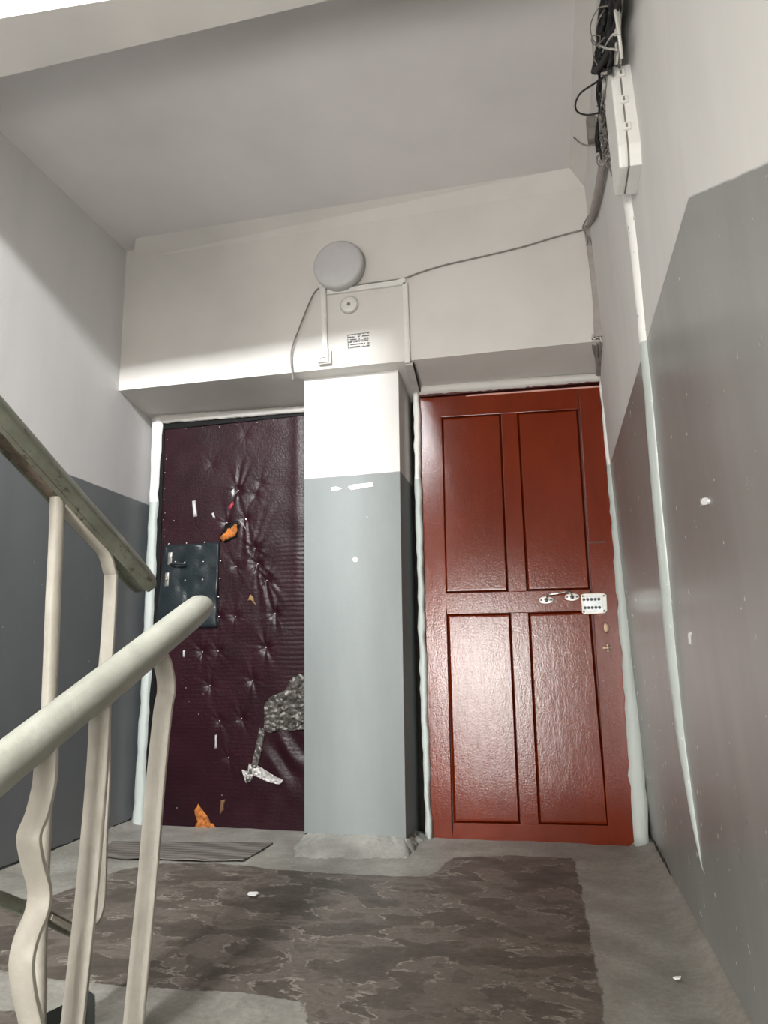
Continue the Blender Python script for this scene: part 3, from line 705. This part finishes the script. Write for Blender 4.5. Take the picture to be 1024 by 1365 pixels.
# ---------------------------------------------------------------- wall lamp
c = at(450, 351, 'y', -.07)
lp = root('wall_lamp', (c[0], 0, c[2]), 'round grey flush wall lamp above the pier', 'lamp')
Rl = 32.5*np.linalg.norm(c-CAM)/F
lathe_y('lamp_base', (c[0], 0, c[2]), [(Rl*.93, 0), (Rl*.97, -.01), (Rl*.97, -.032)], M_whitedk, lp, 56)
lathe_y('lamp_shade', (c[0], 0, c[2]), [(Rl*.99, -.030), (Rl, -.034), (Rl, -.058), (Rl*.975, -.068), (Rl*.9, -.073), (Rl*.5, -.077), (.002, -.078)], M_lamp, lp, 64)
# trunking frame beside the lamp
def bar(name, a, b, w_, y0, y1, mat, par, **kw):
    a, b = at(*a, 'y', 0), at(*b, 'y', 0); d = (b-a)/np.linalg.norm(b-a); n_ = np.array([-d[2], 0, d[0]])*w_/2
    return prism(name, [a+n_+[0, y0, 0], a-n_+[0, y0, 0], b-n_+[0, y0, 0], b+n_+[0, y0, 0]], (0, y1-y0, 0), mat, par, bevel=.0015, **kw)
tk = root('cable_trunking', tuple(at(490, 384, 'y', 0)), 'white plastic cable trunking run around the pier top to the red door', 'trunking')
bar('trunk_channel', (432, 386), (434.5, 470), .026, -.016, .0, M_white, tk)
bar('trunk_channel', (437, 391), (542, 377), .026, -.016, .0, M_white, tk)
bar('trunk_channel', (540.5, 378), (544, 485), .026, -.016, .0, M_white, tk)
bar('trunk_lid', (438, 389), (541, 375), .017, -.019, -.015, M_white, tk)
bar('trunk_lid', (432, 388), (434.5, 468), .017, -.019, -.015, M_white, tk)
bar('trunk_lid', (540.5, 380), (544, 484), .017, -.019, -.015, M_white, tk)
a, b_ = at(545, 487, 'y', 0.0), at(552, 517, 'y', .22)
a = np.array([a[0], 0, 2.118]); b_ = np.array([b_[0]+.004, .25, 2.072])
for off, w_, mt in ((.0, .018, M_whitedk), ):
    prism('trunk_channel', [a+[-w_, 0, 0], a+[w_, 0, 0], b_+[w_, 0, 0], b_+[-w_, 0, 0]], (0, 0, -.014), mt, tk, bevel=.001)
tube('cable', [a+[.02, 0, -.004], (a+b_)/2+[.022, 0, -.007], b_+[.02, 0, -.006]], .003, M_cabledk, tk)
# junction box / bell push at the end of the left channel
c = at(434, 478, 'y', 0)
bp_ = root('doorbell_button', tuple(c), 'small square white bell push at the foot of the trunking', 'doorbell')
box('housing', c[0]-.028, c[0]+.034, -.022, 0, c[2]-.036, c[2]+.034, M_whitedk, bp_, .003)
box('cover', c[0]-.031, c[0]+.024, -.032, -.016, c[2]-.030, c[2]+.036, M_white, bp_, .003)
box('push_button', c[0]-.016, c[0]+.008, -.036, -.028, c[2]-.008, c[2]+.02, M_white, bp_, .002)
box('shadow_gap', c[0]-.018, c[0]+.010, -.033, -.030, c[2]-.011, c[2]+.023, M_cable, bp_)
# round sensor
c = at(466, 407, 'y', 0)
sn = root('smoke_sensor', tuple(c), 'small round white disc with dark centre below the lamp', 'sensor')
lathe_y('sensor_base', c, [(.046, 0), (.046, -.008), (.043, -.012)], M_whitedk, sn, 36)
lathe_y('sensor_cap', c, [(.040, -.006), (.040, -.010), (.037, -.013), (.012, -.014), (.002, -.014)], M_white, sn, 36)
lathe_y('sensor_eye', (c[0], -.013, c[2]), [(.009, 0), (.009, -.003), (.002, -.004)], M_cable, sn, 14)
# printed sticker
def sticker():
    m, t, b = nt('printed_notice')
    p = pos(t); s = N(t, 'ShaderNodeSeparateXYZ'); L(t, p, s.inputs[0])
    zr = M(t, 'ADD', s.outputs[2], M(t, 'MULTIPLY', s.outputs[0], .02))
    row = M(t, 'FRACT', M(t, 'MULTIPLY', zr, 78))
    rowm = M(t, 'MULTIPLY', M(t, 'GREATER_THAN', row, .30), M(t, 'LESS_THAN', row, .86))
    mp = N(t, 'ShaderNodeMapping'); mp.inputs['Scale'].default_value = (190, 0, 78); L(t, p, mp.inputs[0])
    v = N(t, 'ShaderNodeTexWhiteNoise'); fl_ = N(t, 'ShaderNodeVectorMath', operation='FLOOR'); L(t, mp.outputs[0], fl_.inputs[0]); L(t, fl_.outputs[0], v.inputs[0])
    ink = M(t, 'MULTIPLY', rowm, M(t, 'GREATER_THAN', v.outputs[0], .38))
    L(t, mix(t, ink, (.60, .60, .57), (.09, .09, .09)), b.inputs['Base Color']); b.inputs['Roughness'].default_value = .6; return m
stk = pxprism('notice_sticker', [(463.5, 446.5), (492, 443), (492.5, 461), (464.5, 465)], -.0022, .0022, sticker(), label='small printed notice on the wall under the round sensor', cat='sticker')
for a_, b2_ in (((463.5, 447), (491.5, 443.5)), ((464.2, 464.5), (492, 461)), ((463.8, 446.5), (464.5, 465)), ((464, 455.6), (492, 452))):
    bar('border_line', a_, b2_, .003, -.0032, -.002, M_cable, stk)

# ---------------------------------------------------------------- cables
def B(px, py, off=.006): return at(px, py, 'y', -off)
tube('telecom_cable', [B(455, 385, .018), B(480, 379.5, .018), B(515, 374.5, .018), B(538, 371, .014), B(560, 363), B(590, 354), B(620, 347), B(660, 338), B(700, 328), B(740, 316), B(782, 305)], .0042, M_cable, seg=7,
     label='thin grey cable running from the lamp to the right corner', cat='cable')
tube('loose_cable', [B(425, 384, .012), B(418, 392, .014), B(409, 412, .02), B(398, 440, .02), B(390, 462, .02), B(388, 480, .022), B(391, 506, .03)], .0036, M_cable, seg=7,
     label='loose white cable end dangling over the upholstered door', cat='cable')
ct = root('corner_trunking', tuple(B(788, 305)), 'flesh-grey corner cable duct bent down beside the red door', 'trunking')
M_duct = simple('dusty_duct', (.33, .30, .275), .6, var=.12)
def flat(name, pts, wpx, off, mat, par, th=.02):
    P = [B(a, b, off) for a, b in pts]; ws = [w_/F*3.3/2 for w_ in wpx]; P = smoothpath(P, 4); ws = np.interp(np.linspace(0, 1, len(P)), np.linspace(0, 1, len(ws)), ws)
    V = []; Fs = []
    for p, w_ in zip(P, ws): V += [p+[-w_, 0, 0], p+[w_, -.0, 0], p+[w_, th, 0], p+[-w_, th, 0]]
    for i in range(len(P)-1):
        for k in range(4): Fs.append((i*4+k, i*4+(k+1) % 4, (i+1)*4+(k+1) % 4, (i+1)*4+k))
    Fs += [(0, 1, 2, 3), tuple(range(len(V)-4, len(V)))]
    return mk(name, V, Fs, mat, par, smooth=True)
flat('duct', [(784, 304), (787, 325), (791, 355), (794, 385), (796, 410), (797, 430), (798, 448)], [10, 9, 9, 9, 9, 10, 10], .024, M_duct, ct)
tube('duct', [rwall(804, 215, .02), rwall(800, 240, .02), rwall(795, 265, .02), rwall(790, 285, .02), B(786, 300, .016), B(786, 310, .014)], .0145, M_duct, ct, 10)
tube('duct_cable', [B(796, 260, .03), B(787, 283, .03), B(779, 297, .03), B(777, 304, .028), B(783, 306, .03)], .0035, M_cable, ct)
tube('duct_cable', [B(777, 304, .028), B(781, 312, .03), B(786, 318, .03), B(789, 326, .03)], .0035, M_cable, ct)
tube('duct_cable', [B(779, 308, .028), B(783, 318, .03), B(782, 327, .03)], .003, M_cable, ct)
tube('duct_cable', [B(778, 303, .03), B(784, 300, .032), B(790, 301, .03)], .003, M_cable, ct)
tube('duct_cable', [B(799, 330, .03), B(803, 370, .03), B(804, 400, .028), B(805, 430, .02)], .003, M_cabledk, ct)
# frayed bundle at the soffit corner
bl = []
for i in range(11):
    o = rng.normal(0, 1, 8)
    x0_ = 790+i*1.7
    bl.append(([at(x0_+o[0]*.6, 450+(i > 7)*8, 'y', -.008), at(x0_+2+o[1], 466+o[5], 'y', .06), at(795+i*.9+o[2], 480+o[6], 'y', .14), at(797+i*.35+o[3], 500, 'y', .235)], .004+.0015*rng.random()))
tubes('cable_bundle', bl, M_cable, kind='stuff', label='frayed grey cables at the top right corner of the red door', cat='cables')
tube('duct_cable', [at(789, 446, 'y', -.012), at(792, 452, 'y', -.014), at(799, 448, 'y', -.014), at(802, 456, 'y', -.01)], .004, M_cablew, ct)

# black bundle of wires on the right wall under the ceiling
wb = root('wire_bundle', (.29, -1.0, 2.5), 'tangle of black, grey and white wires under the ceiling left of the plastic box', 'wires')
W = lambda px, py, off=.03: rwall(px, py, off)
def wander(p0, p1, n, sx, off=.03, r=.003):
    pts = [];
    for i in range(n):
        t = i/(n-1); pts.append(W(p0[0]+(p1[0]-p0[0])*t+rng.normal(0, sx), p0[1]+(p1[1]-p0[1])*t, off+rng.normal(0, .008)))
    return (pts, r)
bl = [wander((rng.uniform(806, 828), -30), (rng.uniform(792, 812), rng.uniform(70, 98)), 7, 2.2, .04, rng.uniform(.004, .008)) for _ in range(26)]
bl += [wander((rng.uniform(798, 808), 75), (rng.uniform(794, 803), rng.uniform(190, 215)), 8, 1.6, .03, rng.uniform(.003, .005)) for _ in range(5)]
bl += [([W(818, 60, .05), W(806, 78, .06), W(795, 96, .06)], .008), ([W(815, 66, .05), W(802, 86, .06), W(791, 94, .06)], .007), ([W(820, 52, .05), W(808, 72, .05), W(799, 98, .055)], .007)]
tubes('black_wires', bl, M_cabledk, wb, kind='stuff')
bl = [wander((rng.uniform(795, 815), 118+40*rng.random()), (rng.uniform(800, 818), rng.uniform(205, 232)), 9, 3.0, .03, rng.uniform(.0016, .003)) for _ in range(16)]
for _ in range(10):
    c0 = (rng.uniform(797, 815), rng.uniform(170, 222)); rr = rng.uniform(4, 9)
    bl.append(([W(c0[0]+rr*.7*math.cos(a_), c0[1]+rr*math.sin(a_), .035) for a_ in np.linspace(0, 5.2, 8)], .0018))
bl.append(([W(808, 215, .03), W(815, 228, .02), W(822, 248, .01)], .004))
tubes('grey_wires', bl, M_cable, wb, kind='stuff')
bl = [wander((rng.uniform(818, 834), -30), (rng.uniform(819, 830), 85), 5, 1.0, .035, .0035) for _ in range(5)]
bl += [([W(820, 14, .05), W(825, 45, .05), W(829, 78, .045)], .004), ([W(802, 98, .05), W(810, 97, .06), W(815, 94, .05)], .004), ([W(803, 70, .05), W(815, 48, .06), W(826, 44, .05)], .0028), ([W(798, 60, .05), W(808, 64, .06), W(822, 66, .05)], .0028), wander((805, 100), (806, 145), 5, 1, .04, .006)]
tubes('pale_wires', bl, M_cablew, wb, kind='stuff')
tube('wire_loop', [W(803, 104, .05), W(791, 112, .07), W(774, 124, .09), W(767, 138, .09), W(770, 149, .08), W(783, 153, .06), W(800, 150, .04)], .0032, M_cabledk, wb, seg=7)
tube('wire_end', [W(765, 183, .08), W(773, 190, .08), W(783, 194, .06), W(796, 192, .04)], .0032, M_cable, wb, seg=7)
tubes('thin_wires', [([W(812, 8, .05), W(797, 12, .07), W(787, 34, .07), W(790, 55, .07), W(791, 75, .06), W(797, 88, .05)], .0016), ([W(808, 12, .05), W(800, 22, .07), W(795, 40, .07), W(797, 58, .06), W(806, 50, .05)], .0022), ([W(790, 52, .06), W(797, 60, .07), W(800, 48, .06), W(790, 48, .06), W(789, 56, .06), W(800, 64, .06)], .0016)], M_cable, wb, kind='stuff')
# small grey boxes in the tangle
for (a_, b2_, w2, h2, lb) in ((790, 172, 6, 14, 'small grey connector block behind the wires'), (806, 160, 6, 9, 'small brown connector block beside the plastic box')):
    c = W(a_, b2_, .025); k_ = np.linalg.norm(c-CAM)/F
    box('connector_block', c[0]-w2*k_, c[0]+w2*k_*.6, c[1]-.015, c[1]+.02, c[2]-h2*k_*1.1, c[2]+h2*k_*1.1, M_cable, wb, .003)

# ---------------------------------------------------------------- plastic junction box on the right wall
zb0, zb1, yb0, yb1 = 1.985, 2.288, -1.40, -1.235
jb = root('junction_box', (.28, -1.31, 1.985), 'white clipped plastic box on the right wall above the conduit', 'box')
def oct_(x, m=0, ch=.035): return [(x, yb0+m+.02, zb0+m), (x, yb1-m-.02, zb0+m), (x, yb1-m, zb0+m+.03), (x, yb1-m, zb1-m-.03), (x, yb1-m-.02, zb1-m), (x, yb0+m+.02, zb1-m), (x, yb0+m, zb1-m-.02), (x, yb0+m, zb0+m+.05)]
prism('box_base', oct_(.284), (.031, 0, 0), M_white, jb, bevel=.003)
prism('seam', oct_(.281, .003), (.004, 0, 0), M_cable, jb)
prism('lid', oct_(.257), (.024, 0, 0), M_white, jb, bevel=.007)
for z in (2.245, 2.165, 2.085):
    box('clip', .273, .293, yb0-.006, yb0+.006, z-.011, z+.011, M_white, jb, .002)
    box('clip_slot', .280, .285, yb0-.008, yb0+.004, z-.005, z+.005, M_cable, jb)
prism('shadow_strip', [(.3165, y-(.006 if y < -1.3 else 0), z) for x, y, z in oct_(.2)], (-.004, 0, 0), M_blackpl, jb)  # black sheet drawn as the shadow line along the box's near edge

# ---------------------------------------------------------------- railings
XL, XU = -.915, -1.075
def prof_rail(w_=.038, top=.040, bot=-.030):
    return [(-w_*.55, bot), (-w_*.97, -.004), (-w_, .003), (-w_*.86, top*.50), (-w_*.60, top*.82), (-w_*.25, top*.98), (w_*.25, top*.98), (w_*.60, top*.82), (w_*.86, top*.50), (w_, .003), (w_*.97, -.004), (w_*.55, bot), (w_*.5, bot+.001), (w_*.45, bot+.008), (-w_*.45, bot+.008), (-w_*.5, bot+.001)]
def railline(px0, px1_, X): a = at(*px0, 'x', X); b = at(*px1_, 'x', X); return a, b
# descending flight: ridge seen on the near side x = XL+.037
def handrail(parent, X, A, Bp, tipround, mat):
    """A far/free end (y,z) near the landing; Bp the other end"""
    A, Bp = np.array(A), np.array(Bp); d = Bp-A; ln = np.linalg.norm(d); d /= ln
    P = [A+d*s for s in (0, .008, .02, .04, .08)]+[A+d*s for s in np.linspace(.15, ln, 14)]
    sc_ = [.45, .75, .9, .97, 1]+[1]*14
    pr = prof_rail(); V = []; Fs = []; m = len(pr); nn = np.array([-d[1], d[0]]); nn = nn*(1 if nn[1] > 0 else -1)
    for p, s in zip(P, sc_):
        jx, jn = rng.normal(0, .0006, 2)
        for k_, (dx, dn) in enumerate(pr):
            q_ = p+nn*(dn*(s if dn > 0 or tipround else min(1, s))+jn); V.append((X+dx*(.55+.45*s)+jx, q_[0], q_[1]))
    n = len(P)
    for i in range(n-1):
        for j in range(m): Fs.append((i*m+j, i*m+(j+1) % m, (i+1)*m+(j+1) % m, (i+1)*m+j))
    Fs += [tuple(range(m)), tuple(range((n-1)*m, n*m))]
    return mk('handrail', V, Fs, mat, parent, smooth=True)
a = at(287, 806, 'x', XL+.037); b_ = at(0, 1046, 'x', XL+.037)
sl = (b_-a)/np.linalg.norm(b_-a); far = a+sl*2.9
r1 = root('stair_railing', (XL, -1.6, 0), 'lower stair railing with pale grey-green handrail and bent flat balusters', 'railing')
handrail(r1, XL, (a[1]+.006, a[2]), (far[1], far[2]), True, M_rail)
def zr1(y): return a[2]+(y-a[1])*sl[2]/sl[1]
FB = lambda w_, t_: [(-w_/2, -t_/2+.002), (-w_/2+.002, -t_/2), (w_/2-.002, -t_/2), (w_/2, -t_/2+.002), (w_/2, t_/2-.002), (w_/2-.002, t_/2), (-w_/2+.002, t_/2), (-w_/2, t_/2-.002)]
XY = lambda pts, X: [tuple(at(p, q_, 'x', X)[1:]) for p, q_ in pts]
WB, TB = .047, .012
m_off = -.02
s2 = XY([(222, 905), (217, 950), (206, 1060), (196, 1180), (178, 1365), (168, 1470)], XL)
y_, z_ = s2[0]
s2 = [(y_-.30, zr1(y_-.30)-.032), (y_-.12, zr1(y_-.12)-.032), (y_-.045, zr1(y_-.045)-.034), (y_-.008, z_+.012), (y_+.002, z_-.03)]+s2[1:]+[(s2[-1][0]-.01, -.25)]
sweepyz('baluster', s2, XL, FB(WB, TB), M_bar, r1, 5)
s1 = XY([(134, 940), (131, 1010), (124, 1100), (112, 1230), (97, 1365), (88, 1450)], XL); s1.append((s1[-1][0]-.01, -.3))
sweepyz('baluster', s1, XL, FB(WB, TB), M_bar, r1, 4)
wv = XY([(62, 990), (60, 1040), (50, 1085), (39, 1115), (44, 1150), (53, 1185), (50, 1215), (36, 1250), (29, 1285), (33, 1325), (42, 1365), (45, 1410)], XL); wv.append((wv[-1][0], -.1)); wv.append((wv[-1][0]-.01, -.35))
sweepyz('baluster', wv, XL, FB(WB, TB), M_bar, r1, 4, label='bent wavy cream baluster')
for dy in (.42, .85, 1.28, 1.7):
    y_ = wv[0][0]-dy; sweepyz('baluster', [(y_, zr1(y_)-.02), (y_-.005, zr1(y_)-.5), (y_-.01, zr1(y_)-1.0)], XL, FB(WB, TB), M_bar, r1, 2)
sweepyz('bottom_bar', [(s2[-1][0]-.02, zr1(s2[-1][0])-.80), (far[1], far[2]-.80)], XL, FB(.04, .012), M_bar, r1, 1)
# ascending flight
a2 = at(203, 772, 'x', XU+.037); b2 = at(0, 541, 'x', XU+.037); sl2 = (b2-a2)/np.linalg.norm(b2-a2); far2 = a2+sl2*2.6
r2 = root('stair_railing', (XU, -1.7, 0), 'upper stair railing with dark worn green handrail and chipped underside', 'railing')
def zr2(y): return a2[2]+(y-a2[1])*sl2[2]/sl2[1]
handrail(r2, XU, (a2[1]+.035, zr2(a2[1]+.035)), (far2[1], far2[2]), False, M_railold)
sweepyz('rail_channel', [(a2[1]-.17, zr2(a2[1]-.17)-.0215), (far2[1]-.01, far2[2]-.0215)], XU, [(-.026, -.005), (.026, -.005), (.026, .003), (-.026, .003)], M_railunder, r2, 1, label='rusty brown underside of the handrail')
pa = XY([(77, 655), (75, 720), (71, 800), (66, 930), (60, 1060), (52, 1250), (50, 1365)], XU)
tb = [np.array([XU, y, z]) for y, z in pa]; tb[0][2] = zr2(tb[0][1])-.02; tb.append(tb[-1]+np.array([0, -.01, -.12]))
tube('baluster', tb, .0165, M_bar, r2, 14, 3)
b0_ = XY([(148, 770), (144, 850), (138, 930), (138, 1040), (134, 1120), (132, 1190), (126, 1222), (112, 1238), (96, 1240), (60, 1222), (0, 1198), (-60, 1175)], XU)
y_, z_ = b0_[0]
b0_ = [(y_-.22, zr2(y_-.22)-.030), (y_-.09, zr2(y_-.09)-.030), (y_-.035, zr2(y_-.035)-.032), (y_-.006, z_+.014)]+b0_
sweepyz('baluster', b0_[:14], XU, FB(.036, .011), M_bar, r2, 5)
sweepyz('bottom_bar', [b0_[12], b0_[13], b0_[14], (far2[1], b0_[14][1]+(far2[1]-b0_[14][0])*sl2[2]/sl2[1])], XU, FB(.014, .026), M_railold, r2, 1)
for dy in (.22, .44, .9, 1.3):
    y_ = pa[0][0]-dy; tube('baluster', [(XU, y_, zr2(y_)-.02), (XU, y_-.004, zr2(y_)-.35), (XU, y_-.008, zr2(y_)-.82)], .0165, M_bar, r2, 12, 2)

# ---------------------------------------------------------------- doormat and scraps
M_mat = None
def matmat():
    m, t, b = nt('ribbed_grey_cloth')
    wv_ = N(t, 'ShaderNodeTexWave', wave_type='BANDS', bands_direction='Y'); wv_.inputs['Scale'].default_value = 9; wv_.inputs['Distortion'].default_value = 1.5
    L(t, pos(t), wv_.inputs['Vector'])
    c = ramp(t, wv_.outputs['Fac'], [(.2, (.085, .072, .062)), (.8, (.17, .155, .138))])
    L(t, c, b.inputs['Base Color']); b.inputs['Roughness'].default_value = .95; bump(t, b, noise(t, 120, 4), .6, .004); return m
M_mat = matmat()
q = [at(*p, 'z', .006) for p in ((150, 1122), (364, 1124), (323, 1149), (120, 1143))]
NU, NV = 60, 18; V = []; Fs = []
for j in range(NV+1):
    for i in range(NU+1):
        u, v = i/NU, j/NV; p = q[0]*(1-u)*(1-v)+q[1]*u*(1-v)+q[3]*(1-u)*v+q[2]*u*v
        p = p+np.array([0, (v > .9)*.008*math.sin(u*14+1), .002+.0022*math.sin(v*38)+.0025*(v > .85)*(1+math.sin(u*21))]); V.append(p)
for j in range(NV):
    for i in range(NU): a_ = j*(NU+1)+i; Fs.append((a_, a_+1, a_+NU+2, a_+NU+1))
o = mk('doormat', V, Fs, M_mat, smooth='all', label='thin ribbed grey-brown mat in front of the upholstered door', cat='doormat')
o.modifiers.new('t', 'SOLIDIFY').thickness = .004
def scrap(c, pts, label, h=.004):
    P = [at(c[0]+a_, c[1]+b2_, 'z', .006) for a_, b2_ in pts]
    V = P+[p+np.array([0, 0, h*(.4+.6*rng.random())]) for p in P]; n = len(P)
    Fs = [tuple(range(n)), tuple(range(n, 2*n))]+[(i, (i+1) % n, n+(i+1) % n, n+i) for i in range(n)]
    mk('paper_scrap', V, Fs, M_paintw, label=label, cat='litter')
scrap((337, 1192), [(-7, 1), (-5, -2), (6, -2), (8, 0), (4, 3), (-4, 2.5)], 'white paper scrap on the brown floor paint before the upholstered door')
scrap((902, 1304), [(-5, 0), (0, -1.5), (6, -1), (5, 1.5), (-2, 2)], 'pale scrap on the grey floor border at the right wall')
